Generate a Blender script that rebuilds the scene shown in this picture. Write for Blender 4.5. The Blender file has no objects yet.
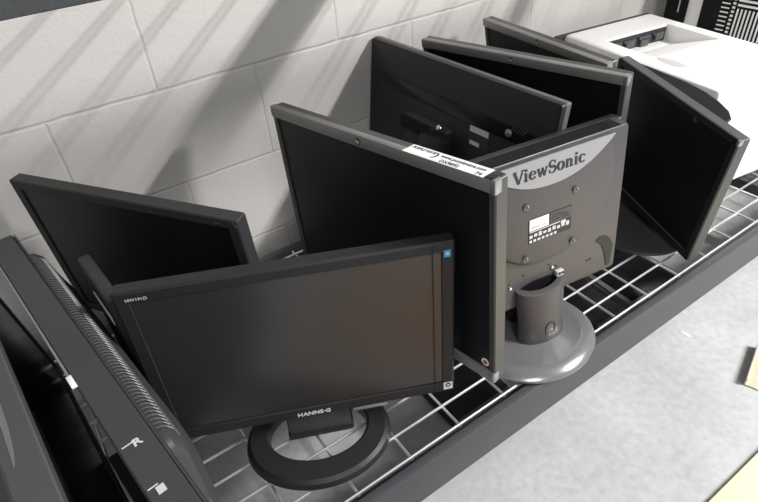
import bpy, bmesh, math, random
from mathutils import Matrix, Vector, Euler
random.seed(4)
R = math.radians
OZ = 0.64                       # floor is z = 0; survey heights are measured from a mortar line of the wall
SH = -0.4273 + OZ               # top of the wire deck
col = bpy.context.scene.collection

# ------------------------------------------------------------------ materials
def mat(name, c, rough=.5, metal=0.0, spec=.3, bump=0, bscale=200, var=0, coat=0):
    m = bpy.data.materials.new(name); m.use_nodes = True
    n = m.node_tree.nodes; l = m.node_tree.links; b = n['Principled BSDF']
    b.inputs['Base Color'].default_value = (*c, 1)
    b.inputs['Roughness'].default_value = rough
    b.inputs['Metallic'].default_value = metal
    b.inputs['Specular IOR Level'].default_value = spec
    b.inputs['Coat Weight'].default_value = coat
    b.inputs['Coat Roughness'].default_value = .08
    tc = n.new('ShaderNodeTexCoord')
    if bump:
        t = n.new('ShaderNodeTexNoise'); t.inputs['Scale'].default_value = bscale; t.inputs['Detail'].default_value = 3
        u = n.new('ShaderNodeBump'); u.inputs['Strength'].default_value = bump; u.inputs['Distance'].default_value = .001
        l.new(tc.outputs['Object'], t.inputs['Vector']); l.new(t.outputs['Fac'], u.inputs['Height']); l.new(u.outputs['Normal'], b.inputs['Normal'])
    if var:
        t = n.new('ShaderNodeTexNoise'); t.inputs['Scale'].default_value = 9; t.inputs['Detail'].default_value = 6
        l.new(tc.outputs['Object'], t.inputs['Vector'])
        r = n.new('ShaderNodeMapRange'); r.inputs['To Min'].default_value = 1-var; r.inputs['To Max'].default_value = 1+var
        l.new(t.outputs['Fac'], r.inputs['Value'])
        x = n.new('ShaderNodeMix'); x.data_type = 'RGBA'; x.blend_type = 'MULTIPLY'; x.inputs['Factor'].default_value = 1
        x.inputs['A'].default_value = (*c, 1); l.new(r.outputs['Result'], x.inputs['B']); l.new(x.outputs['Result'], b.inputs['Base Color'])
    return m
M = dict(
 black=mat('black_plastic', (.018,.018,.020), .42, bump=.25, bscale=900),
 black2=mat('soft_black_plastic', (.030,.030,.031), .5, bump=.25, bscale=900),
 gloss=mat('glossy_black_plastic', (.008,.008,.009), .18),
 dark=mat('charcoal_plastic', (.045,.045,.047), .45, bump=.3, bscale=700),
 darkg=mat('dark_grey_plastic', (.075,.075,.078), .42, bump=.3, bscale=700),
 screen=mat('matte_screen', (.006,.007,.009), .32, spec=.35),
 screen2=mat('front_screen', (.017,.016,.016), .30, spec=.9),
 silver=mat('silver_grey_paint', (.25,.25,.245), .38, metal=.5),
 silverd=mat('dull_silver_paint', (.13,.13,.128), .45, metal=.4),
 side=mat('brushed_side_plastic', (.085,.083,.080), .36, metal=.4),
 grey=mat('warm_grey_plastic', (.090,.085,.087), .38, metal=.45, bump=.15, bscale=900),
 greyl=mat('light_silver_plastic', (.34,.34,.35), .32, metal=.7),
 base=mat('smoked_grey_plastic', (.20,.20,.205), .22, metal=.4, coat=.5),
 zinc=mat('zinc_wire', (.85,.85,.85), .30, metal=.85),
 paint=mat('charcoal_paint', (.058,.062,.067), .42, bump=.5, bscale=350, var=.12),
 label=mat('white_label', (.82,.82,.82), .5),
 ink=mat('dark_ink', (.03,.03,.04), .5),
 lt=mat('pale_ink', (.55,.55,.55), .5),
 blue=mat('blue_sticker', (.05,.33,.62), .4),
 red=mat('red_ink', (.6,.08,.05), .5),
 matte=mat('matte_black', (.012,.012,.013), .75, spec=.15),
 white=mat('white_plastic', (.88,.87,.85), .42, bump=.15, bscale=600),
 whiteg=mat('light_grey_plastic', (.50,.50,.48), .45),
 chrome=mat('bright_metal', (.8,.8,.8), .2, metal=1),
 brass=mat('yellow_zinc', (.70,.63,.47), .35, metal=.5),
 yboard=mat('pale_yellow_board', (.86,.76,.46), .6, var=.05),
 tint_carton=mat('added_sheet_cardboard', (.44,.28,.17), .8, var=.1),
)
def wall_mat():
    m = bpy.data.materials.new('painted_block'); m.use_nodes = True
    n = m.node_tree.nodes; l = m.node_tree.links; b = n['Principled BSDF']; b.inputs['Roughness'].default_value = .55
    tc = n.new('ShaderNodeTexCoord'); sp = n.new('ShaderNodeSeparateXYZ'); cb = n.new('ShaderNodeCombineXYZ')
    l.new(tc.outputs['Object'], sp.inputs[0]); l.new(sp.outputs['X'], cb.inputs['X']); l.new(sp.outputs['Z'], cb.inputs['Y'])
    wn = n.new('ShaderNodeTexNoise'); wn.inputs['Scale'].default_value = 14; wn.inputs['Detail'].default_value = 2
    l.new(tc.outputs['Object'], wn.inputs['Vector'])
    wm = n.new('ShaderNodeVectorMath'); wm.operation = 'SUBTRACT'; wm.inputs[1].default_value = (.5,.5,.5); l.new(wn.outputs['Color'], wm.inputs[0])
    ws = n.new('ShaderNodeVectorMath'); ws.operation = 'SCALE'; ws.inputs['Scale'].default_value = .006; l.new(wm.outputs[0], ws.inputs[0])
    wa = n.new('ShaderNodeVectorMath'); wa.operation = 'ADD'; l.new(cb.outputs[0], wa.inputs[0]); l.new(ws.outputs[0], wa.inputs[1])
    br = n.new('ShaderNodeTexBrick'); br.inputs['Scale'].default_value = 1; br.inputs['Brick Width'].default_value = .4064
    br.inputs['Row Height'].default_value = .2032; br.inputs['Mortar Size'].default_value = .0045; br.inputs['Mortar Smooth'].default_value = .8
    br.inputs['Bias'].default_value = 0
    br.inputs['Color1'].default_value = (1,1,1,1); br.inputs['Color2'].default_value = (1,1,1,1); br.inputs['Mortar'].default_value = (0,0,0,1)
    l.new(wa.outputs[0], br.inputs['Vector'])
    mx = n.new('ShaderNodeMix'); mx.data_type = 'RGBA'
    mx.inputs['A'].default_value = (.62,.60,.575,1); mx.inputs['B'].default_value = (.52,.50,.48,1)
    fm = n.new('ShaderNodeMath'); fm.operation = 'MULTIPLY'; fm.inputs[1].default_value = .30
    l.new(br.outputs['Fac'], fm.inputs[0]); l.new(fm.outputs[0], mx.inputs['Factor'])
    l.new(mx.outputs['Result'], b.inputs['Base Color'])
    nz = n.new('ShaderNodeTexNoise'); nz.inputs['Scale'].default_value = 190; nz.inputs['Detail'].default_value = 4
    l.new(tc.outputs['Object'], nz.inputs['Vector'])
    vo = n.new('ShaderNodeTexNoise'); vo.inputs['Scale'].default_value = 60; vo.inputs['Detail'].default_value = 2; l.new(tc.outputs['Object'], vo.inputs['Vector'])
    a = n.new('ShaderNodeMath'); a.operation = 'MULTIPLY_ADD'; a.inputs[1].default_value = -2.0
    l.new(br.outputs['Fac'], a.inputs[0]); l.new(nz.outputs['Fac'], a.inputs[2])
    a2 = n.new('ShaderNodeMath'); a2.operation = 'ADD'; l.new(a.outputs[0], a2.inputs[0]); l.new(vo.outputs['Fac'], a2.inputs[1])
    bp = n.new('ShaderNodeBump'); bp.inputs['Strength'].default_value = .5; bp.inputs['Distance'].default_value = .0014
    l.new(a2.outputs[0], bp.inputs['Height']); l.new(bp.outputs['Normal'], b.inputs['Normal'])
    return m
def floor_mat():
    m = bpy.data.materials.new('concrete'); m.use_nodes = True
    n = m.node_tree.nodes; l = m.node_tree.links; b = n['Principled BSDF']; b.inputs['Roughness'].default_value = .6
    tc = n.new('ShaderNodeTexCoord')
    t = n.new('ShaderNodeTexNoise'); t.inputs['Scale'].default_value = 5; t.inputs['Detail'].default_value = 10; t.inputs['Roughness'].default_value = .62
    t2 = n.new('ShaderNodeTexNoise'); t2.inputs['Scale'].default_value = 60; t2.inputs['Detail'].default_value = 5
    for q in (t, t2): l.new(tc.outputs['Object'], q.inputs['Vector'])
    r = n.new('ShaderNodeValToRGB'); r.color_ramp.elements[0].position = .3; r.color_ramp.elements[1].position = .7
    r.color_ramp.elements[0].color = (.34,.343,.348,1); r.color_ramp.elements[1].color = (.44,.443,.446,1)
    l.new(t.outputs['Fac'], r.inputs['Fac'])
    r2 = n.new('ShaderNodeValToRGB'); r2.color_ramp.elements[0].position = .3; r2.color_ramp.elements[1].position = .75
    r2.color_ramp.elements[0].color = (.88,.88,.88,1); r2.color_ramp.elements[1].color = (1.09,1.09,1.09,1)
    l.new(t2.outputs['Fac'], r2.inputs['Fac'])
    x = n.new('ShaderNodeMix'); x.data_type = 'RGBA'; x.blend_type = 'MULTIPLY'; x.inputs['Factor'].default_value = 1
    l.new(r.outputs['Color'], x.inputs['A']); l.new(r2.outputs['Color'], x.inputs['B'])
    # fine scratches and chips
    w = n.new('ShaderNodeTexNoise'); w.inputs['Scale'].default_value = 34; w.inputs['Detail'].default_value = 1
    mp = n.new('ShaderNodeMapping'); mp.inputs['Scale'].default_value = (1,.22,1); mp.inputs['Rotation'].default_value = (0,0,.5)
    l.new(tc.outputs['Object'], mp.inputs['Vector']); l.new(mp.outputs['Vector'], w.inputs['Vector'])
    rr_ = n.new('ShaderNodeValToRGB'); rr_.color_ramp.elements[0].position = .76; rr_.color_ramp.elements[1].position = .79
    l.new(w.outputs['Fac'], rr_.inputs['Fac'])
    y = n.new('ShaderNodeMix'); y.data_type = 'RGBA'; l.new(rr_.outputs['Color'], y.inputs['Factor']); l.new(x.outputs['Result'], y.inputs['A'])
    y.inputs['B'].default_value = (.74,.74,.72,1); l.new(y.outputs['Result'], b.inputs['Base Color'])
    bp = n.new('ShaderNodeBump'); bp.inputs['Strength'].default_value = .2; bp.inputs['Distance'].default_value = .002
    l.new(t2.outputs['Fac'], bp.inputs['Height']); l.new(bp.outputs['Normal'], b.inputs['Normal'])
    return m

# ------------------------------------------------------------------ mesh helpers
def box(bm, c, s, bev=0, mtx=None, seg=2):
    r = bmesh.ops.create_cube(bm, size=1, matrix=Matrix.Translation(c) @ Matrix.Diagonal((*s, 1)))
    vs = r['verts']
    if bev:
        es = list({e for v in vs for e in v.link_edges})
        g = bmesh.ops.bevel(bm, geom=es, offset=bev, segments=seg, affect='EDGES', profile=.5)
        vs = list({v for f in g['faces'] for v in f.verts} | {v for v in vs if v.is_valid})
    if mtx is not None: bmesh.ops.transform(bm, matrix=mtx, verts=vs)
    return vs
def rr(w, h, r=.006, cx=0, cz=0, n=4):
    pts = []
    for (sx, sz, a0) in ((1,1,0), (-1,1,90), (-1,-1,180), (1,-1,270)):
        for k in range(n+1):
            a = R(a0 + 90*k/n)
            pts.append((cx + sx*(w/2-r) + r*math.cos(a), cz + sz*(h/2-r) + r*math.sin(a)))
    return pts
def loft(bm, st, cap0=True, cap1=True):
    """st: list of (y, [(x,z)...]) rings with equal counts"""
    rings = [[bm.verts.new((x, y, z)) for x, z in pts] for y, pts in st]
    for a, b in zip(rings, rings[1:]):
        n = len(a)
        for i in range(n):
            bm.faces.new((a[i], a[(i+1) % n], b[(i+1) % n], b[i]))
    if cap0: bm.faces.new(rings[0])
    if cap1: bm.faces.new(list(reversed(rings[-1])))
    return rings
def rod(bm, a, b, r, n=8):
    a = Vector(a); b = Vector(b); d = b-a
    q = Vector((0,0,1)).rotation_difference(d.normalized()).to_matrix().to_4x4()
    bmesh.ops.create_cone(bm, cap_ends=True, segments=n, radius1=r, radius2=r, depth=d.length, matrix=Matrix.Translation((a+b)/2) @ q)
def lathe(bm, prof, c=(0,0,0), n=64, sx=1, sy=1):
    rings = []
    for r, z in prof:
        rings.append([bm.verts.new((c[0]+sx*r*math.cos(2*math.pi*k/n), c[1]+sy*r*math.sin(2*math.pi*k/n), c[2]+z)) for k in range(n)])
    for a, b in zip(rings, rings[1:]):
        for i in range(n): bm.faces.new((a[i], a[(i+1) % n], b[(i+1) % n], b[i]))
    bm.faces.new(list(reversed(rings[0]))); bm.faces.new(rings[-1])
def poly(bm, pts, y0, y1):
    """extrude an x,z outline from y0 to y1"""
    a = [bm.verts.new((x, y0, z)) for x, z in pts]; b = [bm.verts.new((x, y1, z)) for x, z in pts]
    n = len(pts); bm.faces.new(a); bm.faces.new(list(reversed(b)))
    for i in range(n): bm.faces.new((a[i], b[i], b[(i+1) % n], a[(i+1) % n]))
def B(): return bmesh.new()
def obj(name, bm, m, parent=None, mtx=None, smooth=True, label=None):
    if mtx is not None: bmesh.ops.transform(bm, matrix=mtx, verts=bm.verts)
    bmesh.ops.remove_doubles(bm, verts=bm.verts, dist=1e-6)
    bmesh.ops.recalc_face_normals(bm, faces=bm.faces)
    me = bpy.data.meshes.new(name); bm.to_mesh(me); bm.free()
    me.materials.append(M[m] if isinstance(m, str) else m)
    if smooth:
        for p in me.polygons: p.use_smooth = True
        me.set_sharp_from_angle(angle=R(32))
    o = bpy.data.objects.new(name, me); col.objects.link(o)
    if parent: o.parent = parent
    if label: o['label'] = label
    return o
def thing(name, label, cat, loc, rz=0, group=None):
    o = bpy.data.objects.new(name, None); col.objects.link(o); o.location = loc; o.rotation_euler = (0,0,rz)
    o.empty_display_size = .05; o['label'] = label; o['category'] = cat
    if group: o['group'] = group
    return o
def tag(o, label, cat, group=None):
    o['label'] = label; o['category'] = cat
    if group: o['group'] = group
def struct(o): o['kind'] = 'structure'; return o
def text_bm(s, size, depth=.0003, width=None, font_squash=1, offset=0):
    """raised lettering in the x,z plane facing -y, starting at the origin"""
    cu = bpy.data.curves.new('t', 'FONT'); cu.body = s; cu.size = size; cu.extrude = depth; cu.offset = offset; cu.resolution_u = 3
    o = bpy.data.objects.new('t', cu); col.objects.link(o)
    dg = bpy.context.evaluated_depsgraph_get(); me = bpy.data.meshes.new_from_object(o.evaluated_get(dg))
    bm = B(); bm.from_mesh(me); bpy.data.objects.remove(o); bpy.data.meshes.remove(me)
    xs = [v.co.x for v in bm.verts]; w = max(xs)-min(xs)
    k = (width/w) if width else font_squash
    bmesh.ops.transform(bm, matrix=Matrix.Rotation(R(90), 4, 'X') @ Matrix.Diagonal((k,1,1,1)), verts=bm.verts)
    return bm
T = Matrix.Translation

# ------------------------------------------------------------------ monitors
def pose(p, ang):
    """Empty on the shelf under the panel, and the matrix of the head in its space"""
    e = T((p[0], p[1], SH)) @ Matrix.Rotation(R(ang[0]), 4, 'Z')
    h = T((p[0], p[1], p[2]+OZ)) @ Euler((R(ang[1]), R(ang[2]), R(ang[0]))).to_matrix().to_4x4()
    return e.inverted() @ h
def head(e, H, w, h, d=.03, bez=(.016,.016,.016,.018), fm='black', sm='screen', r=.006, rear=None, rear_m='black2', cham=.002, recess=.0025):
    bl, br_, bt, bb = bez
    iw = w-bl-br_; ih = h-bt-bb; icx = (bl-br_)/2; icz = bb+ih/2
    bm = B(); n = 4
    out = lambda s, rad: rr(w-2*s, h-2*s, rad, 0, h/2, n)
    inn = lambda s: rr(iw-2*s, ih-2*s, .0015, icx, icz, n)
    loft(bm, [(recess+.001, inn(0)), (.0008, inn(0)), (0, inn(-.001)), (0, out(cham, max(.001, r-cham))), (cham, out(0, r)),
              (d-.004, out(0, r)), (d, out(.004, r))], cap0=False, cap1=True)
    obj('frame', bm, fm, e, H)
    bm = B(); loft(bm, [(recess, inn(.0002)), (recess+.004, inn(.0002))]); obj('screen', bm, sm, e, H)
    if rear:
        rw, rh, rd, rcz = rear
        bm = B(); loft(bm, [(d-.004, rr(rw, rh, .03, 0, rcz, n)), (d+rd*.55, rr(rw*.93, rh*.93, .03, 0, rcz, n)), (d+rd*.9, rr(rw*.84, rh*.84, .03, 0, rcz, n)), (d+rd, rr(rw*.76, rh*.76, .03, 0, rcz, n))])
        obj('rear_shell', bm, rear_m, e, H)
def stand(e, H, zp, d, base='disc', bx_=0, by=.04, rx=.12, ry=.095, m='black', nw=.07, dn=.03, neck_h=.1):
    """neck from the back of the panel down to a base on the shelf"""
    top = H @ Vector((0, d, neck_h))
    bm = B()
    pts = [Vector((0, by, .012)), Vector((0, by+.004, .05)), Vector((top.x, top.y+dn/2, top.z)), ]
    prev = None
    secs = []
    for p_, w_ in zip(pts, (nw*1.15, nw, nw*.95)):
        secs.append([bm.verts.new((p_.x+sx*w_/2, p_.y+sy*dn/2, p_.z)) for sx, sy in ((-1,-1),(1,-1),(1,1),(-1,1))])
    for a, b in zip(secs, secs[1:]):
        for i in range(4): bm.faces.new((a[i], a[(i+1) % 4], b[(i+1) % 4], b[i]))
    bm.faces.new(secs[0]); bm.faces.new(secs[-1])
    bmesh.ops.bevel(bm, geom=list(bm.edges), offset=.004, segments=2, affect='EDGES')
    obj('stand_neck', bm, m, e)
    bm = B()
    if base == 'disc':
        lathe(bm, [(1,.0025),(1.0,.006),(.985,.009),(.93,.012),(.5,.015),(.3,.017)], (bx_, by-.02, 0), 56, rx, ry)
    else:
        vs = box(bm, (bx_, by-.02, .010), (rx*2, ry*2, .015), .005)
    obj('stand_base', bm, m, e)
def hp_bands(e, H, w, h, d, bh=.017, bottom=True, m='silver'):
    for z0 in ([h-bh] + ([0] if bottom else [])):
        bm = B(); box(bm, (0, .0045, z0+bh/2), (w+.001, .013, bh+.001), .002); 
        obj('silver_bezel_band', bm, m, e, H)
def hp_logo(e, H, x, z, r=.006):
    bm = B(); bmesh.ops.create_cone(bm, cap_ends=True, segments=28, radius1=r, radius2=r, depth=.001, matrix=T((x, -.0026, z)) @ Matrix.Rotation(R(90), 4, 'X'))
    o = obj('logo_badge', bm, 'ink', e, H)
    bm = text_bm('hp', r*1.7, .0002); bmesh.ops.transform(bm, matrix=Matrix(((1,0,.25,0),(0,1,0,0),(0,0,1,0),(0,0,0,1))), verts=bm.verts)
    obj('logo_lettering', bm, 'lt', o, H @ T((x-r*.85, -.0034, z-r*.42)))
def corner_tip(e, H, w, h, bh=.017):
    for sx in (1,):
        bm = B(); box(bm, (sx*(w/2-.003), .0045, h-bh/2), (.0085, .0145, bh+.002), .002)
        obj('corner_highlight', bm, 'greyl', e, H, label='corner tip in lighter silver, a painted highlight')  # lighter end piece paints the white glint on the band tip

# --- front monitor with ring stand
p = (.1738, -.5783, -.358); H = pose(p, (-23.45, -3.4, .45)); w, h = .450, .295
e = thing('computer_monitor', 'front black widescreen monitor on an open ring base, blue sticker at top right', 'monitor', (p[0], p[1], SH), R(-24.3), 'monitors standing on the wire shelf')
head(e, H, w, h, .026, (.019,.019,.017,.022), 'black', 'screen2', .003, (.40,.25,.028,.15), cham=.003)
bm = text_bm('HANNS·G', .0105, .0003, width=.052, offset=.00025); obj('brand_lettering', bm, 'lt', e, H @ T((-.031, -.0006, .0055)))
bm = text_bm('HW191D', .0066, .0002, width=.027); obj('model_lettering', bm, 'lt', e, H @ T((-.2100, -.0006, .2805)))
bm = B(); box(bm, (.2135, -.0004, .2765), (.0095,.001,.0115)); s = obj('energy_sticker', bm, 'blue', e, H, label='small blue square sticker')
bm = B(); box(bm, (.2135, -.0011, .277), (.005,.0006,.005)); obj('sticker_mark', bm, 'lt', s, H)
bm = B(); box(bm, (.2145, -.0004, .0145), (.0145,.001,.0155)); s = obj('round_mark_sticker', bm, 'label', e, H, label='small white sticker with a black ring mark')
bm = B(); bmesh.ops.create_cone(bm, cap_ends=True, segments=20, radius1=.0045, radius2=.0045, depth=.0006, matrix=T((.2145,-.0011,.0165)) @ Matrix.Rotation(R(90),4,'X')); k = obj('ring_mark', bm, 'ink', s, H)
bm = B(); box(bm, (.2145,-.0015,.0165), (.004,.0006,.0035)); obj('ring_mark_centre', bm, 'label', s, H)
bm = B(); box(bm, (.1935, -.0001, .15), (.0008,.0012,.284)); obj('bezel_seam', bm, 'gloss', e, H)
bm = B(); box(bm, (.085, .010, -.003), (.056,.020,.007), .0015); obj('hinge_cover', bm, 'silver', e, H, label='dull silver hinge cover strip')
bm = B(); box(bm, (0, .026, -.022), (.105,.030,.055), .005); box(bm, (0,.034,-.040),(.08,.026,.045),.004); obj('stand_neck', bm, 'dark', e, H)
# open ring base
bm = B(); n = 72
cx0, cy0 = -.005, .008
def ell(a, b, z, ox=0, oy=0): return [bm.verts.new((cx0+ox+a*math.cos(2*math.pi*k/n), cy0+oy+b*math.sin(2*math.pi*k/n), z)) for k in range(n)]
rings = [ell(.118,.094,.003), ell(.121,.097,.006), ell(.118,.094,.016), ell(.112,.088,.021), ell(.086,.062,.023,0,.004), ell(.082,.058,.020,0,.004), ell(.081,.057,.003,0,.004)]
for a, b in zip(rings, rings[1:]+rings[:1]):
    for i in range(n): bm.faces.new((a[i], a[(i+1) % n], b[(i+1) % n], b[i]))
obj('ring_base', bm, 'black', e)
bm = B(); box(bm, (0,.045,.012), (.11,.075,.016), .004); obj('base_bridge', bm, 'black', e)

# --- big silver banded monitor in the centre
p = (.3755, -.480, -.331); H = pose(p, (-82.0, -1.3, -4.9)); w, h = .502, .347
e = thing('computer_monitor', 'large silver-edged monitor with a white printed label along its top, behind the front one', 'monitor', (p[0], p[1], SH), R(-82), 'monitors standing on the wire shelf')
head(e, H, w, h, .027, (.014,.011,.017,.018), 'side', 'screen', .005, (.26,.22,.024,.17), 'black2')
hp_bands(e, H, w, h, .027, bh=.019); corner_tip(e, H, w, h, .019); hp_logo(e, H, -.008, .3370)
bm = B(); box(bm, (w/2-.006, .0045, .009), (.0135,.0145,.0195), .003); obj('corner_highlight', bm, 'greyl', e, H, label='lower corner tip in lighter silver, a painted highlight')  # lighter block paints the bright highlight of the lower corner
bm = B(); bmesh.ops.create_cone(bm, cap_ends=True, segments=24, radius1=.0072, radius2=.0072, depth=.0005, matrix=T((.232,.0018,.031)) @ Matrix.Rotation(R(90),4,'X')); s = obj('round_sticker', bm, 'label', e, H, label='round white sticker with red centre')
bm = B(); bmesh.ops.create_cone(bm, cap_ends=True, segments=20, radius1=.0042, radius2=.0042, depth=.0005, matrix=T((.232,.0013,.031)) @ Matrix.Rotation(R(90),4,'X')); obj('sticker_centre', bm, 'red', s, H)
# label lying on the top face
TOP = H @ T((0,0,h+.0011))
lay = Matrix.Rotation(R(-90), 4, 'X')      # lettering plane x,z -> x,y
bm = B(); box(bm, (.163, .0085, 0), (.142,.0245,.0006), .0); L = obj('auction_label', bm, 'label', e, TOP, label='white paper label with printed lettering')
for s_, x, y, sz, wd in (('PURPLE WAVE', .104, .0115, .0085, .043), ('www.purplewave.com', .158, .0105, .0095, .075), ('DX9892', .165, -.0015, .0095, .032), ('74', .225, -.0015, .009, .010)):
    bm = text_bm(s_, sz, .0001, width=wd, offset=.0002); obj('label_lettering', bm, 'ink', L, TOP @ T((x-.007, y, .0005)) @ lay)
bm = B()
pts = [(.140+.007*math.cos(a), .0095+.0085*math.sin(a)) for a in [R(-70+14*k) for k in range(11)]]
pts2 = [(.1375+.0065*math.cos(a), .0095+.0075*math.sin(a)) for a in [R(-70+14*k) for k in range(11)]]
vs = [bm.verts.new((x,y,.0006)) for x,y in pts]; ws = [bm.verts.new((x,y,.0006)) for x,y in pts2]
for i in range(10): bm.faces.new((vs[i],vs[i+1],ws[i+1],ws[i]))
obj('label_swoosh', bm, 'ink', L, TOP)
bm = B(); box(bm, (.241,.009,.0002), (.013,.022,.0012), .0004); obj('top_corner_pad', bm, 'black', e, TOP)
stand(e, H, 0, .05, 'disc', .045, -.002, .068, .068, 'black2', neck_h=.05)

# --- black monitor at the back left
p = (.047, -.269, -.340); H = pose(p, (-56, 2.0, -.4)); w, h = .446, .300
e = thing('computer_monitor', 'plain black monitor at the far left, its top edge slanting in front of the wall', 'monitor', (p[0], p[1], SH), R(-56), 'monitors standing on the wire shelf')
head(e, H, w, h, .026, (.018,.018,.016,.020), 'black2', 'screen', .003, (.34,.2,.03,.15))
bm = B(); box(bm, (.188,-.0004,.291), (.011,.0008,.0024), .0003); obj('corner_mark', bm, 'darkg', e, H)
bm = B(); box(bm, (.2165, -.0002, .2925), (.010,.0009,.0012), 0, T((.2165,0,.2925)) @ Matrix.Rotation(R(48),4,'Y') @ T((-.2165,0,-.2925))); obj('corner_glint_strip', bm, 'chrome', e, H, label='thin bright strip painting a glint on the corner')  # chrome sliver put in as the corner glint
stand(e, H, 0, .05, 'rect', 0, .05, .10, .08, 'black2')

# --- monitor seen from the back, middle of the far row
p = (.664, -.275, -.353); H = pose(p, (-87.5, -7.2, -.1)); w, h, d = .540, .346, .024
e = thing('computer_monitor', 'black monitor turned back to front near the wall, with silver top edge and mounting recess', 'monitor', (p[0], p[1], SH), R(-87.5), 'monitors standing on the wire shelf')
F = H @ T((0,d,0)) @ Matrix.Rotation(math.pi, 4, 'Z')
head(e, F, w, h, d-.006, (.016,.016,.018,.018), 'silverd', 'screen', .004)
bm = B(); loft(bm, [(0, rr(w-.010, h-.010, .006, 0, h/2)), (.001, rr(w-.004, h-.004, .006, 0, h/2)), (.009, rr(w-.001, h-.001, .006, 0, h/2))]); obj('rear_shell', bm, 'black', e, H)
bm = B(); box(bm, (0, -.0005, .262), (.46,.0035,.030), .0012); obj('rear_vent_band', bm, 'gloss', e, H)
bm = B(); loft(bm, [(0.001, rr(.150,.11,.01,-.055,.165)), (-.011, rr(.142,.10,.01,-.055,.165)), (-.013, rr(.136,.095,.01,-.055,.165))]); s = obj('mount_plate', bm, 'black', e, H)
bm = B(); box(bm, (-.082, -.0135, .195), (.10,.002,.030), .0008); obj('mount_slot', bm, 'matte', s, H)
bm = B(); bmesh.ops.create_uvsphere(bm, u_segments=16, v_segments=10, radius=.0085, matrix=T((-.004,-.015,.216)) @ Matrix.Diagonal((1,.7,1,1))); obj('release_knob', bm, 'chrome', e, H, label='shiny release knob')
bm = B(); box(bm, (.095, -.0008, .230), (.056,.0008,.050)); L = obj('rating_label', bm, 'ink', e, H)
bm = B(); box(bm, (.095, -.0015, .240), (.050,.0006,.012)); box(bm, (.086, -.0015, .212), (.026,.0006,.008)); obj('label_field', bm, 'whiteg', L, H)
bm = B(); box(bm, (0, -.03, .12), (.07,.035,.17), .01); obj('stand_arm', bm, 'black', e, H)
for k in range(5):
    bm = B(); rod(bm, (.172+k*.007, -.0015, .268), (.190+k*.007, -.0015, .290), .0014, 6); obj('vent_rib', bm, 'dark', e, H)
bm = B(); bmesh.ops.create_uvsphere(bm, u_segments=16, v_segments=10, radius=.008, matrix=T((.168,-.003,.262)) @ Matrix.Diagonal((1,.6,1,1))); obj('screw_cover', bm, 'silver', e, H)
bm = B(); box(bm, (0, -.03, -.055+.0), (.075,.022,.0), 0) if False else box(bm, (0,-.03,.035), (.068,.024,.08), .006); obj('stand_neck', bm, 'black', e, H)
bm = B(); lathe(bm, [(1,.0025),(1,.007),(.97,.011),(.6,.013),(.4,.05)], (0,-.045,0), 48, .12, .085); obj('stand_base', bm, 'black', e)

# --- two silver banded monitors with screens to the left
def banded(p, a, w, h, label, lx, br, m='side'):
    H = pose(p, a)
    e = thing('computer_monitor', label, 'monitor', (p[0], p[1], SH), R(a[0]), 'monitors standing on the wire shelf')
    head(e, H, w, h, .026, (.013,.011,.017,.018), m, 'screen', .004, (w*.66,h*.6,.03,h*.5), 'black2')
    hp_bands(e, H, w, h, .026, m='silver'); corner_tip(e, H, w, h); hp_logo(e, H, lx, h-.0085, .0055)
    stand(e, H, 0, .05, 'disc', 0, .035, br, br, 'black2')
    return e
banded((.828,-.344,-.306), (-77.1,4.9,-1.4), .455, .31, 'silver banded monitor standing just behind the monitor with its back turned', -.004, .085)
banded((.998,-.282,-.311), (-97.2,9.6,-.7), .40, .30, 'farthest silver banded monitor, close to the wall and next to the printer', -.003, .078)

# --- right hand monitor with deep rounded back and disc base
p = (1.087, -.505, -.398); H = pose(p, (-109.4, .5, 4.8)); w, h = .38, .30
e = thing('computer_monitor', 'dark monitor on a flat disc base, rightmost, in front of the white printer', 'monitor', (p[0], p[1], SH), R(-109.4), 'monitors standing on the wire shelf')
head(e, H, w, h, .026, (.014,.014,.014,.018), 'darkg', 'screen', .004, None)
bm = B(); box(bm, (0, -.0006, h-.007), (w-.006,.0012,.013)); 
box(bm, (-w/2+.008, -.0006, h/2), (.013,.0012,h-.006)); box(bm, (w/2-.008, -.0006, h/2), (.013,.0012,h-.006)); box(bm, (0, -.0006, .009), (w-.006,.0012,.016)); obj('front_bezel', bm, 'black', e, H)
bm = B(); box(bm, (w/2-.002, .003, h-.006), (.007,.010,.012), .002); obj('corner_highlight', bm, 'greyl', e, H, label='corner tip in lighter silver, a painted highlight')  # lighter piece paints the highlight on the bezel corner
bm = B()
prof = [(-.180,.024),(-.168,.034),(-.135,.046),(-.09,.060),(-.045,.074),(0,.080),(.045,.077),(.08,.069),(.105,.054),(.12,.024)]
a = [bm.verts.new((x, y, .285)) for x, y in prof]; a2 = [bm.verts.new((x*.98, .024+(y-.024)*.94, .291)) for x, y in prof]; b = [bm.verts.new((x, y, .03)) for x, y in prof]
for q, s_ in ((a2, a), (a, b)):
    for i in range(len(prof)): bm.faces.new((q[i], q[(i+1) % len(prof)], s_[(i+1) % len(prof)], s_[i]))
bm.faces.new(a2); bm.faces.new(list(reversed(b)))
obj('rear_shell', bm, 'matte', e, H)
bm = B()
top = [(x, y) for x, y in prof]
for i in range(len(prof)-1):
    (x0,y0),(x1,y1) = prof[i], prof[i+1]
    rod(bm, (x0,y0+.001,.287), (x1,y1+.001,.287), .0022, 8)
obj('rear_rim', bm, 'side', e, H)
bm = B(); box(bm, (.076,.0022,.280), (.012,.0008,.008), .0003); obj('front_mark', bm, 'dark', e, H)
bm = B(); box(bm, (0,.03,.02), (.07,.02,.07), .005); obj('stand_neck', bm, 'black', e, H)
bm = B(); lathe(bm, [(1,.0025),(1,.005),(.985,.008),(.93,.010),(.4,.012)], (.0,-.012,0), 64, .145, .118); obj('disc_base', bm, 'dark', e)

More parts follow.
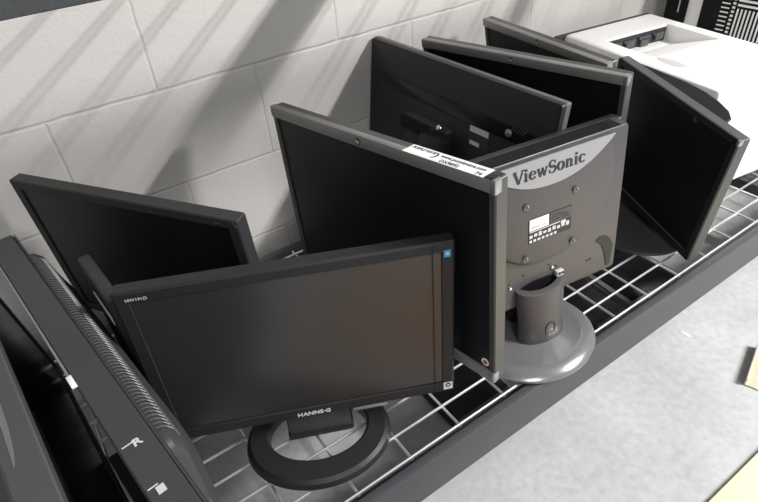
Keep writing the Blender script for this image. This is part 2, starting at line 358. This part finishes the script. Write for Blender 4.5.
# --- grey monitor seen from the back with oval silver badge plate
p = (.628, -.615, -.169); a_ = (-8.5, -6.7, -.5); H = pose(p, a_)
e = thing('computer_monitor', 'grey monitor seen from behind, with silver name plate and round grey base', 'monitor', (p[0], p[1], SH), R(-8.5), 'monitors standing on the wire shelf')
Fh = H @ T((0,.061,-.171)) @ Matrix.Rotation(math.pi, 4, 'Z')
head(e, Fh, .374, .299, .026, (.018,.018,.018,.024), 'black', 'screen', .006)
bm = B()
def bk(wd, zt, zb, r_, cx=0): return rr(wd, zt-zb, r_, cx, (zt+zb)/2)
loft(bm, [(.039, bk(.352,.1325,-.166,.008,-.003)), (.034, bk(.350,.1325,-.165,.008,-.003)), (.010, bk(.340,.1315,-.159,.008,-.002)), (.0065, bk(.334,.130,-.156,.008,0)), (.0055, bk(.330,.1285,-.153,.008,0))])
obj('rear_shell', bm, 'grey', e, H)
# sloped grille along the top
bm = B()
import itertools
def strip(x0, x1, t0, t1, lift):
    # sloped strip between (y=.001,z=.121) and (y=.024,z=.143)
    P = lambda x, t: Vector((x, .0065+.0285*t, .1306+.0022*t)) + Vector((0,-.06,.998))*lift
    v = [bm.verts.new(q) for q in (P(x0,t0), P(x1,t0), P(x1,t1), P(x0,t1))]; u = [bm.verts.new(q-Vector((0,-.14,.99))*.003) for q in [x.co for x in v]]
    bm.faces.new(v); bm.faces.new(list(reversed(u)))
    for i in range(4): bm.faces.new((v[i], u[i], u[(i+1) % 4], v[(i+1) % 4]))
strip(-.162, .150, .02, .96, .0012); g = obj('top_grille', bm, 'matte', e, H)
bm = B()
for k in range(-52, 46): strip(k*.003-.0004, k*.003+.0004, .06, .92, .0019)
obj('grille_bars', bm, 'black2', g, H)
# raised round field with crescent name plate
bm = B(); r_ = .138; zc = .063
def arcpts(rad, zcut):
    t = math.asin(max(-1, min(1, (zcut-zc)/rad)))
    a0 = math.pi - t; a1 = 2*math.pi + t
    return [(rad*math.cos(a0+(a1-a0)*k/48), zc+rad*math.sin(a0+(a1-a0)*k/48)) for k in range(49)]
A = arcpts(r_, .127); A2 = arcpts(r_-.004, .127); A3 = arcpts(r_-.010, .127)
loft(bm, [(.008, A), (.002, A), (-.0035, A2), (-.0055, A3)]); obj('round_rear_field', bm, 'grey', e, H)
bm = B()
pts = []
for k in range(33):
    x = -.126 + .252*k/32; u = abs(x)/.126
    pts.append((x, .076 + .051*(u**2.2)))
pts = pts + [(.124,.1282), (-.124,.1282)]
poly(bm, pts, -.0075, -.005); pl = obj('silver_name_plate', bm, 'greyl', e, H, label='light silver crescent name plate')
# serif lettering
def ribbon(bm, pts, ws, y0=-.0092, y1=-.0075):
    L_, R_ = [], []
    for i, (x, z) in enumerate(pts):
        a = pts[max(0, i-1)]; b = pts[min(len(pts)-1, i+1)]; dx, dz = b[0]-a[0], b[1]-a[1]; q = math.hypot(dx, dz) or 1
        w_ = ws[i] if hasattr(ws, '__len__') else ws
        L_.append((x-dz/q*w_/2, z+dx/q*w_/2)); R_.append((x+dz/q*w_/2, z-dx/q*w_/2))
    for i in range(len(pts)-1): poly(bm, [L_[i], L_[i+1], R_[i+1], R_[i]], y0, y1)
def arc(cx, cz, rx, rz, a0, a1, n=14): return [(cx+rx*math.cos(R(a0+(a1-a0)*k/n)), cz+rz*math.sin(R(a0+(a1-a0)*k/n))) for k in range(n+1)]
def wth(n, thin, thick, ph=0): return [thin+(thick-thin)*abs(math.cos(math.pi*k/n+ph)) for k in range(n+1)]
def glyph(ch, bm):
    k_, t_ = .22, .07
    def rb(p_, w_): ribbon(bm, p_, w_, 0, .1)
    if ch == 'V':
        rb([(.05,1),(.42,0)], .2); rb([(.42,0),(.76,1)], .07); rb([(-.06,.98),(.24,.98)], .06); rb([(.62,.98),(.9,.98)], .06); return .84
    if ch == 'i':
        rb([(.14,0),(.14,.66)], .17); rb([(0,.03),(.29,.03)], .06); rb([(0,.65),(.2,.65)], .06); rb([(.14,.80),(.14,.97)], .18); return .36
    if ch == 'e':
        rb(arc(.30,.34,.24,.32,10,330,24), [.05+.14*abs(math.cos(R(10+320*k/24)))*(1 if math.cos(R(10+320*k/24))<0 else .55) for k in range(25)]); rb([(.07,.38),(.54,.38)], .055); return .64
    if ch == 'w':
        for x0 in (0, .36): rb([(.06+x0,.66),(.26+x0,0)], .16); rb([(.26+x0,0),(.44+x0,.66)], .06)
        rb([(-.04,.65),(.2,.65)], .05); rb([(.68,.65),(.9,.65)], .05); return .90
    if ch == 'S':
        pts = arc(.33,.73,.24,.25,35,250,14)+arc(.35,.26,.26,.26,75,-155,14)
        rb(pts, [.07+.13*math.exp(-((k-15)/6.0)**2) for k in range(len(pts))]); rb([(.55,.72),(.55,.96)], .05); rb([(.09,.05),(.09,.30)], .05); return .72
    if ch == 'o':
        rb(arc(.31,.33,.25,.33,0,360,30), [.05+.15*abs(math.cos(R(12*k))) for k in range(31)]); return .68
    if ch == 'n':
        rb([(.14,0),(.14,.66)], .17); rb([(0,.03),(.28,.03)], .06); rb([(0,.65),(.2,.65)], .06)
        rb([(.18,.48),(.3,.62),(.42,.63),(.5,.5),(.5,0)], [.06,.08,.12,.17,.17]); rb([(.38,.03),(.66,.03)], .06); return .74
    if ch == 'c':
        rb(arc(.30,.33,.24,.32,45,320,22), [.05+.15*abs(math.cos(R(45+275*k/22)))*(1 if math.cos(R(45+275*k/22))<0 else .3) for k in range(23)]); rb([(.44,.5),(.50,.6)], .12); return .56
    return .5
bmT = B(); x = 0
for ch in 'ViewSonic':
    b2 = B(); adv = glyph(ch, b2)
    for f in b2.faces: bmT.faces.new([bmT.verts.new((v.co.x+x, v.co.y, v.co.z)) for v in f.verts])
    b2.free(); x += adv+.05
obj('name_lettering', bmT, 'ink', pl, H @ T((-.0755,-.0085,.0965)) @ Matrix.Diagonal((.141/x, .010, .0215, 1)), smooth=False)
# rear details
for sx in (-1, 1):
    for sz in (-1, 1):
        bm = B(); bmesh.ops.create_cone(bm, cap_ends=True, segments=20, radius1=.0058, radius2=.0045, depth=.003, matrix=T((sx*.05, -.0065, sz*.05)) @ Matrix.Rotation(R(-90),4,'X'))
        s = obj('mount_screw', bm, 'silverd', e, H)
        bm = B(); bmesh.ops.create_uvsphere(bm, u_segments=10, v_segments=6, radius=.0022, matrix=T((sx*.05+.001,-.0085,sz*.05+.001))); obj('screw_head', bm, 'silver', s, H)
bm = B(); box(bm, (0,-.0060,0), (.088,.0008,.046)); L = obj('rating_label', bm, 'ink', e, H)
def field(pts, m, nm):
    bm = B()
    for (x0,z0,x1,z1) in pts: box(bm, ((x0+x1)/2,-.0066,(z0+z1)/2), (x1-x0,.0006,z1-z0))
    obj(nm, bm, m, L, H)
field([(-.043,.002,-.004,.0225)], 'label', 'label_field')
field([(-.001,.002,.043,.0225)], 'grey', 'label_grey_field')
field([(-.043,-.0015,.02,.0003)]+[(-.043+k*.0095,-.0125+(k%2)*.001,-.0365+k*.0095,-.007+(k%3)*.0012) for k in range(9)]+[(-.043+k*.0085,-.021,-.0375+k*.0085,-.0165) for k in range(7)]+[(.022,-.006,.032,.0)], 'whiteg', 'label_marks')
for s_, z, wd, x0 in (('ViewSonic', .0165, .026, .001), ('MODEL VS10866', .0115, .034, .001), ('100-240V~ 50/60Hz', .0060, .038, .001)):
    bm = text_bm(s_, .0042, .0001, width=wd); obj('label_lettering', bm, 'ink', L, H @ T((x0,-.0071,z)))
bm = text_bm('ViewSonic Corp.', .0042, .0001, width=.030); obj('label_lettering', bm, 'ink', L, H @ T((-.040,-.0071,.006)))
for x, z in ((-.075,-.1),(.012,-.092),(.026,-.10),(.10,-.118),(.107,-.117),(-.045,-.092)):
    bm = B(); box(bm, (x,.0048,z), (.004,.0012,.003), .0005); obj('rear_vent_hole', bm, 'ink', e, H)
for x, z in ((-.073,-.110),(.018,-.100)):
    bm = B(); bmesh.ops.create_uvsphere(bm, u_segments=12, v_segments=8, radius=.0036, matrix=T((x,.0045,z)) @ Matrix.Diagonal((1,.6,1,1))); obj('case_screw', bm, 'chrome', e, H)
bm = B(); box(bm, (.0305,.001,-.1135), (.015,.009,.011), .001); s = obj('cable_clip', bm, 'whiteg', e, H, label='pale cable clip')
bm = B(); box(bm, (.028,-.0040,-.1125), (.005,.002,.005)); box(bm, (.035,-.0040,-.1125), (.003,.002,.005)); obj('clip_slot', bm, 'ink', s, H)
# dark wedge painting in the shade at the lower corner
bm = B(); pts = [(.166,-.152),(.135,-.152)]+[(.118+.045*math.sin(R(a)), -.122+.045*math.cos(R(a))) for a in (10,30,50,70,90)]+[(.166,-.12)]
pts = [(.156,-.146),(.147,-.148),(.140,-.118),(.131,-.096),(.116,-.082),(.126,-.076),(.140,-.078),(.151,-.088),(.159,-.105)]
poly(bm, pts, .0045, .012); obj('corner_shade', bm, 'black', e, H)
# opening above the neck, neck and base
bm = B(); pts = [(.050*math.cos(a)-.010, -.130+.018*math.sin(a)) for a in [2*math.pi*k/32 for k in range(32)]]; poly(bm, pts, .0045, .01); obj('neck_opening', bm, 'gloss', e, H)
bm = B(); nseg = 20
lev = [(-.112,-.014,.053),(-.116,-.021,.0535),(-.16,-.025,.050),(-.20,-.027,.048),(-.2415,-.028,.052)]
rg = []
for z, yf, hw in lev:
    row = []
    for k in range(nseg+1):
        t = -1+2*k/nseg; zz = z - (.013*(1-t*t) if z > -.13 else 0)
        row.append(bm.verts.new((-.010+hw*math.sin(t*math.pi/2), yf+.028*(1-math.cos(t*math.pi/2)), zz)))
    for k in range(nseg, -1, -1):
        t = -1+2*k/nseg; zz = z - (.013*(1-t*t) if z > -.13 else 0)
        row.append(bm.verts.new((-.010+(hw-.004)*math.sin(t*math.pi/2), yf+.005+.028*(1-math.cos(t*math.pi/2)), zz)))
    rg.append(row)
for a, b in zip(rg, rg[1:]):
    n_ = len(a)
    for i in range(n_): bm.faces.new((a[i], a[(i+1) % n_], b[(i+1) % n_], b[i]))
bm.faces.new(rg[0]); bm.faces.new(list(reversed(rg[-1])))
nk = obj('stand_neck', bm, 'grey', e, H)
bm = B()
outl = [(-.008+.010*math.cos(R(a)), -.203+.010*math.sin(R(a))) for a in range(0,181,30)]+[(-.018,-.217),(.002,-.217),(.002,-.203)]
for (x0,z0),(x1,z1) in zip(outl, outl[1:]): rod(bm, (x0,-.0275,z0), (x1,-.0275,z1), .0007, 6)
obj('neck_button_outline', bm, 'ink', nk, H)
bm = B(); lathe(bm, [(.108,.0025),(.115,.005),(.1155,.010),(.112,.014),(.104,.019),(.094,.0225),(.088,.0235),(.086,.0228),(.05,.027),(.02,.028)], (-.018, -.014, 0), 80, 1.10, .95)
obj('stand_base', bm, 'base', e)
bm = B(); box(bm, (-.006,.03,.06), (.07,.03,.09), .006); obj('rear_column', bm, 'black', e)

# --- large vented monitor on edge at the left, seen from above
def edge_on(p, a, w, h, sd, bump, label, m1, m2, vents):
    H = pose(p, a)
    e = thing('computer_monitor', label, 'monitor', (p[0], p[1], SH), R(a[0]), 'monitors standing on the wire shelf')
    head(e, H, w, h, sd, (.022,.022,.022,.03), m1, 'screen', .006, None)
    bw, y1, y2, zt = bump
    bm = B()
    def ring(y, wd, zt_, r_): return (y, rr(wd, zt_-.03, r_, -.03, (zt_+.03)/2, 5))
    loft(bm, [ring(sd-.003, bw, zt, .02), ring(sd+(y1-sd)*.5, bw-.004, zt-.002, .02), ring(y1, bw-.014, zt-.010, .022), ring(y2, bw-.05, zt-.045, .03), ring(y2+.006, bw-.08, zt-.06, .03)])
    rs = obj('rear_shell', bm, m2, e, H)
    return e, H
e, H = edge_on((-.101,-.505,-.405), (-81.5, 0, 0), .62, .325, .038, (.48,.055,.063,.312), 'big charcoal monitor seen along its vented top edge, at the lower left', 'dark', 'dark', True)
bm = B()
for k in range(62):
    x = -.235 + k*.0068
    pts = [Vector((x, .0385, .3130)), Vector((x+.0008, .0445, .3125)), Vector((x+.0022, .0505, .3085)), Vector((x+.0045, .0545, .3030)), Vector((x+.007, .0575, .2910))]
    for a, b in zip(pts, pts[1:]):
        rod(bm, a, b, .0009, 5)
obj('vent_comb', bm, 'silverd', e, H, label='row of fine curved ventilation ribs')
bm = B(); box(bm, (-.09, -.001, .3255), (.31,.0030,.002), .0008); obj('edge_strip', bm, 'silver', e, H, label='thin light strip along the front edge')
bm = B(); box(bm, (.066, -.0012, .3262), (.020,.006,.0035), .0005); obj('paper_tag', bm, 'label', e, H, label='small white paper tag')
bm = B(); box(bm, (.0,.0385,.3255), (.60,.0012,.0016)); obj('edge_seam', bm, 'ink', e, H)
def onTop(bm, x, y, nm, m, par):
    return obj(nm, bm, m, par, H @ T((x, y, .3254)) @ Matrix.Rotation(R(90),4,'Z') @ Matrix.Rotation(R(-90),4,'X'))
bm = text_bm('R', .013, .0002, width=.009, offset=.0004); onTop(bm, .196, .0145, 'edge_mark', 'lt', e)
bm = B(); box(bm, (.189,.0115,.3254), (.0012,.014,.0006)); obj('edge_mark_bar', bm, 'lt', e, H)
bm = B(); box(bm, (.256,.014,.3254), (.009,.008,.0006)); box(bm, (.249,.009,.3254), (.0012,.010,.0006)); obj('edge_mark_block', bm, 'lt', e, H)
bm = B(); box(bm, (.0,.05,.03), (.09,.025,.06), .005); obj('stand_neck', bm, 'dark', e, H)
bm = B(); box(bm, (0,.012,.009), (.22,.058,.013), .004); obj('stand_base', bm, 'dark', e)

# --- leftmost unit, cut by the frame
p = (-.121,-.51,-.396); H = pose(p, (96, -5, 0))
e = thing('computer_monitor', 'leftmost dark grey monitor, cut off by the left edge of the picture', 'monitor', (p[0], p[1], SH), R(96), 'monitors standing on the wire shelf')
head(e, H, .70, .315, .040, (.016,.016,.016,.02), 'darkg', 'gloss', .006, (.55,.26,.075,.155), 'darkg')
bm = B(); pts = [(.10*math.cos(R(a)), .028-.009*math.sin(R(a))) for a in range(0,181,12)] ; lo_ = [(.10*math.cos(R(a)), .028-.002*math.sin(R(a))) for a in range(0,181,12)]
vs = [bm.verts.new((x-.03, y, .3154)) for x, y in pts]; ws = [bm.verts.new((x-.03, y, .3154)) for x, y in lo_]
for i in range(1, len(vs)-2): bm.faces.new((vs[i], vs[i+1], ws[i+1], ws[i]))
obj('curved_reflection', bm, 'silver', e, H, label='pale curved strip painted in as a reflection')  # pale crescent paints a curved reflection onto the top edge
bm = B()
for k in range(12): rod(bm, (-.16+k*.02,.058,.2845), (-.156+k*.02,.080,.2835), .0012, 5)
obj('vent_rib', bm, 'black', e, H)
bm = B(); box(bm, (0,.06,.03), (.09,.03,.09), .005); obj('stand_neck', bm, 'dark', e, H)
bm = B(); box(bm, (0,.09,.009), (.22,.11,.013), .004); obj('stand_base', bm, 'dark', e)

# --- slim case wedged between the screens
e = thing('slim_case', 'slim black case with grey side slot, behind the left end of the front monitor', 'computer case', (-.027,-.375,SH), R(-84))
bm = B(); box(bm, (0,0,.170), (.130,.020,.335), .005, seg=3); obj('shell', bm, 'black2', e)
bm = B(); box(bm, (0.012,-.0105,.290), (.075,.002,.016), .0009); obj('side_slot', bm, 'whiteg', e, label='grey slot cover')
bm = B(); box(bm, (0,0,.0035), (.12,.03,.006), .002); obj('foot', bm, 'black', e)

# ------------------------------------------------------------------ wire shelf
X0, X1 = -1.0, 2.9
sh = thing('wire_shelf', 'long zinc wire deck shelf on charcoal beams carrying the monitors along the wall', 'shelf', (0,0,0))
dx = .10275; xg = .1715; ys = [-.690,-.6435,-.5925,-.5425,-.4925]+[-.4425+.05*k for k in range(8)]
bm = B()
for y in ys: rod(bm, (X0, y, SH-.0025), (X1, y, SH-.0025), .0026, 8)
obj('long_wire', bm, 'zinc', sh)
bm = B()
k = -11
while xg+k*dx < X1:
    x = xg+k*dx; rod(bm, (x, -.692, SH-.0068), (x, -.075, SH-.0068), .0026, 8); k += 1
obj('cross_wire', bm, 'zinc', sh)
def beam(bm, yc, zt, face):
    # stepped tube beam, face on the -y side (face=-1) or +y side
    box(bm, ((X0+X1)/2, yc, zt-.05), (X1-X0, .018, .100), .003)
    box(bm, ((X0+X1)/2, yc-face*.016, zt-.06), (X1-X0, .016, .078), .002)
bm = B(); beam(bm, -.708, SH-.001, -1); fb = obj('front_beam', bm, 'paint', sh)
bm = B(); beam(bm, -.060, SH-.001, 1); obj('rear_beam', bm, 'paint', sh)
for x in (-.55, 1.50, 2.45):
    bm = B(); box(bm, (x, -.385, SH-.035), (.035, .60, .028), .003); obj('deck_channel', bm, 'paint', sh)
# upper shelf, its front beam shows in the top left corner
UZ = SH+.813
up = thing('upper_shelf', 'dark beamed shelf above the monitors, only its beam showing in the top left corner', 'shelf', (0,0,0))
bm = B(); box(bm, ((X0+2.9)/2, -.704, UZ-.035), (2.9-X0, .03, .07), .003); obj('front_beam', bm, 'paint', up)
bm = B(); box(bm, ((X0+2.9)/2, -.045, UZ-.035), (2.9-X0, .03, .07), .003); obj('rear_beam', bm, 'paint', up)
bm = B()
k = 0; x = -.9
while x < 2.8:
    rod(bm, (x, -.69, UZ-.004), (x, -.06, UZ-.004), .0028, 6); x += .1016
obj('cross_wire', bm, 'zinc', up)
for x, w_ in ((.835,.095),(1.42,.05),(-.35,.075),(2.1,.075)):
    bm = B(); box(bm, (x, -.375, UZ-.03), (w_, .63, .02), .003); obj('deck_channel', bm, 'paint', up)

# ------------------------------------------------------------------ printer
e = thing('office_printer', 'bulky white office printer with a black paper slot, at the right end of the shelf', 'printer', (1.438,-.318,SH), R(-8))
PW, PD, PH = .325, .50, .29      # x, y, height
bm = B(); box(bm, (0,0,.125), (PW-.003,PD-.003,.243), .012, seg=3); obj('body', bm, 'white', e)
# top cover with sunken output tray
bm = B(); nx, ny = 44, 60
def topz(x, y):
    # x -PW/2..PW/2 ; y -PD/2 (front) .. PD/2 (wall)
    z = PH
    xl, xr = -PW/2+.048, PW/2-.045
    yb = PD/2-.105; yf = yb-.30
    if xl < x < xr and y < yb:
        t = (yb-y)/.17
        if t < 1: z = PH-.058*(1-t)**1.0
    ex = min(x+PW/2, PW/2-x); ey = min(y+PD/2, PD/2-y)
    for q in (ex, ey):
        if q < .012: z -= .012-math.sqrt(max(0,.012**2-(.012-q)**2))
    d = ((x+.115)/.034)**2 + ((y-.0)/.050)**2
    return z
xs = sorted(set([-PW/2+PW*i/nx for i in range(nx+1)] + [-PW/2+.0479,-PW/2+.0481,PW/2-.0451,PW/2-.0449,-PW/2+.003,PW/2-.003,-PW/2+.007,PW/2-.007]))
ysg = sorted(set([-PD/2+PD*j/ny for j in range(ny+1)] + [PD/2-.1051,PD/2-.1049,-PD/2+.003,PD/2-.003]))
g = [[bm.verts.new((x, y, topz(x, y))) for y in ysg] for x in xs]
for i in range(len(xs)-1):
    for j in range(len(ysg)-1): bm.faces.new((g[i][j], g[i+1][j], g[i+1][j+1], g[i][j+1]))
per = [g[i][0] for i in range(len(xs))]+[g[-1][j] for j in range(1, len(ysg))]+[g[i][-1] for i in range(len(xs)-2,-1,-1)]+[g[0][j] for j in range(len(ysg)-2,0,-1)]
low = [bm.verts.new((v.co.x, v.co.y, PH-.048)) for v in per]
for i in range(len(per)): bm.faces.new((per[i], per[(i+1) % len(per)], low[(i+1) % len(per)], low[i]))
tc = obj('top_cover', bm, 'white', e)
bm = B(); box(bm, (.0015, PD/2-.1065, PH-.031), (.228,.003,.048), .0005); s = obj('paper_slot', bm, 'ink', tc)
for k, x in enumerate((-.075,-.025,.03,.085)):
    bm = B(); box(bm, (x, PD/2-.113, PH-.034+(k%2)*.008), (.030,.010,.020), .003); rod(bm, (x-.02,PD/2-.111,PH-.02), (x+.02,PD/2-.111,PH-.02), .004, 8); obj('exit_roller', bm, 'darkg', s)
bm = B(); bmesh.ops.create_uvsphere(bm, u_segments=32, v_segments=12, radius=1, matrix=T((-.108,-.07,PH+.0003)) @ Matrix.Diagonal((.017,.042,.0012,1))); obj('dent_shade', bm, 'whiteg', tc)  # grey oval on the cover paints the shade of the dent
bm = B(); box(bm, (-PW/2+.001,.02,.15), (.010,PD-.06,.19), .004); obj('side_panel', bm, 'dark', e, label='dark grey side panel')
bm = B(); box(bm, (-PW/2-.001, PD/2-.05, PH-.030), (.006,.085,.034), .002); obj('side_shade_plate', bm, 'whiteg', e)  # grey plate paints the shaded left face of the white cover
bm = B(); box(bm, (-.012, PD/2+.004, .148), (PW+.028,.014,.280), .003); obj('back_panel', bm, 'dark', e)
bm = B()
for k in range(9): box(bm, (.115+.006*math.cos(2*math.pi*k/9), -.175+.008*math.sin(2*math.pi*k/9), PH+.0004), (.0018,.0018,.001))
obj('top_icon', bm, 'dark', tc)
bm = B(); box(bm, (0,0,.004), (PW-.04,PD-.04,.008), .002); obj('feet_tray', bm, 'black', e)

# second white machine with black slotted grilles, beyond the printer
e = thing('office_copier', 'white machine with black slotted grilles behind the printer, top right corner', 'copier', (2.02,-.42,SH), 0)
bm = B(); box(bm, (0,0,.28), (.46,.66,.55), .012, seg=3); obj('body', bm, 'white', e)
bm = B(); xf = -.232
box(bm, (xf,.335,.37), (.008,.070,.32), .002); g1 = obj('slotted_grille', bm, 'matte', e)
bm = B(); box(bm, (xf-.0045,.325,.36), (.002,.004,.2)); obj('grille_slot', bm, 'whiteg', g1)
bm = B(); box(bm, (xf,-.025,.37), (.008,.56,.32), .002); g2 = obj('slotted_grille', bm, 'matte', e)
bm = B()
for k in range(12): box(bm, (xf-.0045, .184, .236+k*.0125), (.002,.024,.0035), 0)
for k in range(14): box(bm, (xf-.0045, .160, .234+k*.0115), (.002,.008,.006), 0)
for k in range(24): box(bm, (xf-.0045, .146-k*.0112, .262), (.002,.0048,.080), 0)
for k in range(9): box(bm, (xf-.0045, .02, .312+k*.013), (.002,.26,.006), 0)
obj('grille_slot', bm, 'white', g2, label='white slots in the black grille')

# ------------------------------------------------------------------ floor things
e = thing('flat_metal_panel', 'flat dark glossy panel lying on the floor under the wires, left of the disc base', 'panel', (1.135,-.40,0), R(-3))
bm = B(); box(bm, (0,0,.014), (.20,.42,.022), .004); obj('body', bm, 'base', e)
bm = B(); box(bm, (0,0,.0262), (.17,.38,.002), .001); obj('glossy_face', bm, 'gloss', e)
for (x0, x1, lab) in ((.455,.61,'black flat case on the floor under the wires, left of the round grey base'),(.90,1.005,'small black flat case on the floor under the wires, right of the round grey base')):
    e = thing('flat_case', lab, 'case', ((x0+x1)/2, -.36, 0), 0, 'flat cases lying under the shelf')
    bm = B(); box(bm, (0,0,.016), (x1-x0,.46,.030), .005); obj('body', bm, 'black', e)
    bm = B(); box(bm, (0,-.231,.018), (.05,.006,.010), .002); obj('handle', bm, 'dark', e)
e = thing('metal_foot_plate', 'yellowish metal bracket with a round hole on the floor at the right edge', 'bracket', (1.098,-.884,0), R(18))
bm = B(); box(bm, (0,0,.0025), (.13,.055,.004), .001); box(bm, (0,.026,.012), (.13,.004,.022), .001); obj('plate', bm, 'brass', e)
bm = B(); bmesh.ops.create_cone(bm, cap_ends=True, segments=28, radius1=.010, radius2=.010, depth=.001, matrix=T((-.044,-.002,.0048))); obj('bolt_hole', bm, 'whiteg', e)
bm = B(); poly(bm, [(0,0),(0,-.02),(1.3,-.02),(1.3,0)], 0, .9)
bm.free()
bm = B(); box(bm, (0,0,.006), (.70,.40,.012), .002)
o = obj('yellow_board', bm, 'yboard', None); tag(o, 'flat pale yellow board on the floor in the lower right corner', 'board'); 
import mathutils
# edge runs between the two points where it leaves the picture
A_ = Vector((1.09,-.91,0)); Bp = Vector((1.35,-.91,0))
o.location = (1.055,-1.182,0); o.rotation_euler = (0,0,0)
for c, s_, rz in (((.30,-1.26,.0), (.74,.56,.008), 0),):
    bm = B(); box(bm, (0,0,s_[2]/2), s_, .004); o = obj('added_tint_sheet', bm, 'tint_carton', None); o.location = c; o.rotation_euler = (0,0,R(rz))
    tag(o, 'added unseen sheet of brown cardboard, tinting the reflection in the front screen', 'cardboard')  # unseen sheet added to put a brown tint into the front screen

# ------------------------------------------------------------------ room
def plane(name, c, sx, sy, rot, m):
    bm = B(); box(bm, (0,0,-.05), (sx, sy, .1)); o = obj(name, bm, m, None, smooth=False); o.location = c; o.rotation_euler = rot; return struct(o)
bm = B(); box(bm, (0,.05,1.0), (9,.1,3.0+.32))
wl = obj('wall_back', bm, wall_mat(), None, Matrix.Translation((0,0,-OZ+.5-.0)) , smooth=False); wl.location = (0,0,OZ); struct(wl)
fl = plane('floor', (0,0,0), 9, 9, (0,0,0), floor_mat())

# ------------------------------------------------------------------ light: twin tube fitting, plus added fill lamps and soft ambient light
for x in (1.975, 2.045):
    ld = bpy.data.lights.new('tube_lamp', 'AREA'); ld.shape = 'RECTANGLE'; ld.size = .04; ld.size_y = 1.0; ld.energy = 74; ld.color = (1,.985,.97)
    lo = bpy.data.objects.new('tube_lamp', ld); col.objects.link(lo); lo.location = (x, -2.2, 1.34+OZ); lo.rotation_euler = (0, R(20), 0)
for c, en, sz in (((-.6,-3.6,2.9), 75, 1.2), ((3.6,-3.0,2.9), 60, 1.2)):
    ld = bpy.data.lights.new('fill_lamp', 'AREA'); ld.shape = 'SQUARE'; ld.size = sz; ld.energy = en; ld.color = (1,.98,.95)
    lo = bpy.data.objects.new('fill_lamp', ld); col.objects.link(lo); lo.location = c  # unseen fill lights, added to lift the shadows on the wall
wd = bpy.data.worlds.new('hall'); bpy.context.scene.world = wd; wd.use_nodes = True
wd.node_tree.nodes['Background'].inputs[0].default_value = (.93,.96,1,1); wd.node_tree.nodes['Background'].inputs[1].default_value = .36

# ------------------------------------------------------------------ camera
cd = bpy.data.cameras.new('camera'); cam = bpy.data.objects.new('camera', cd); col.objects.link(cam)
cam.location = (-.01094, -1.11002, .39429+OZ); cam.rotation_euler = (.90507, .06771, -.60238)
cd.sensor_fit = 'HORIZONTAL'; cd.sensor_width = 36; cd.lens = 561.06*36/758; cd.clip_start = .02
sc = bpy.context.scene; sc.camera = cam
vs_ = sc.view_settings; vs_.view_transform = 'Standard'; vs_.look = 'None'; vs_.exposure = 0; vs_.gamma = 1; vs_.use_curve_mapping = False
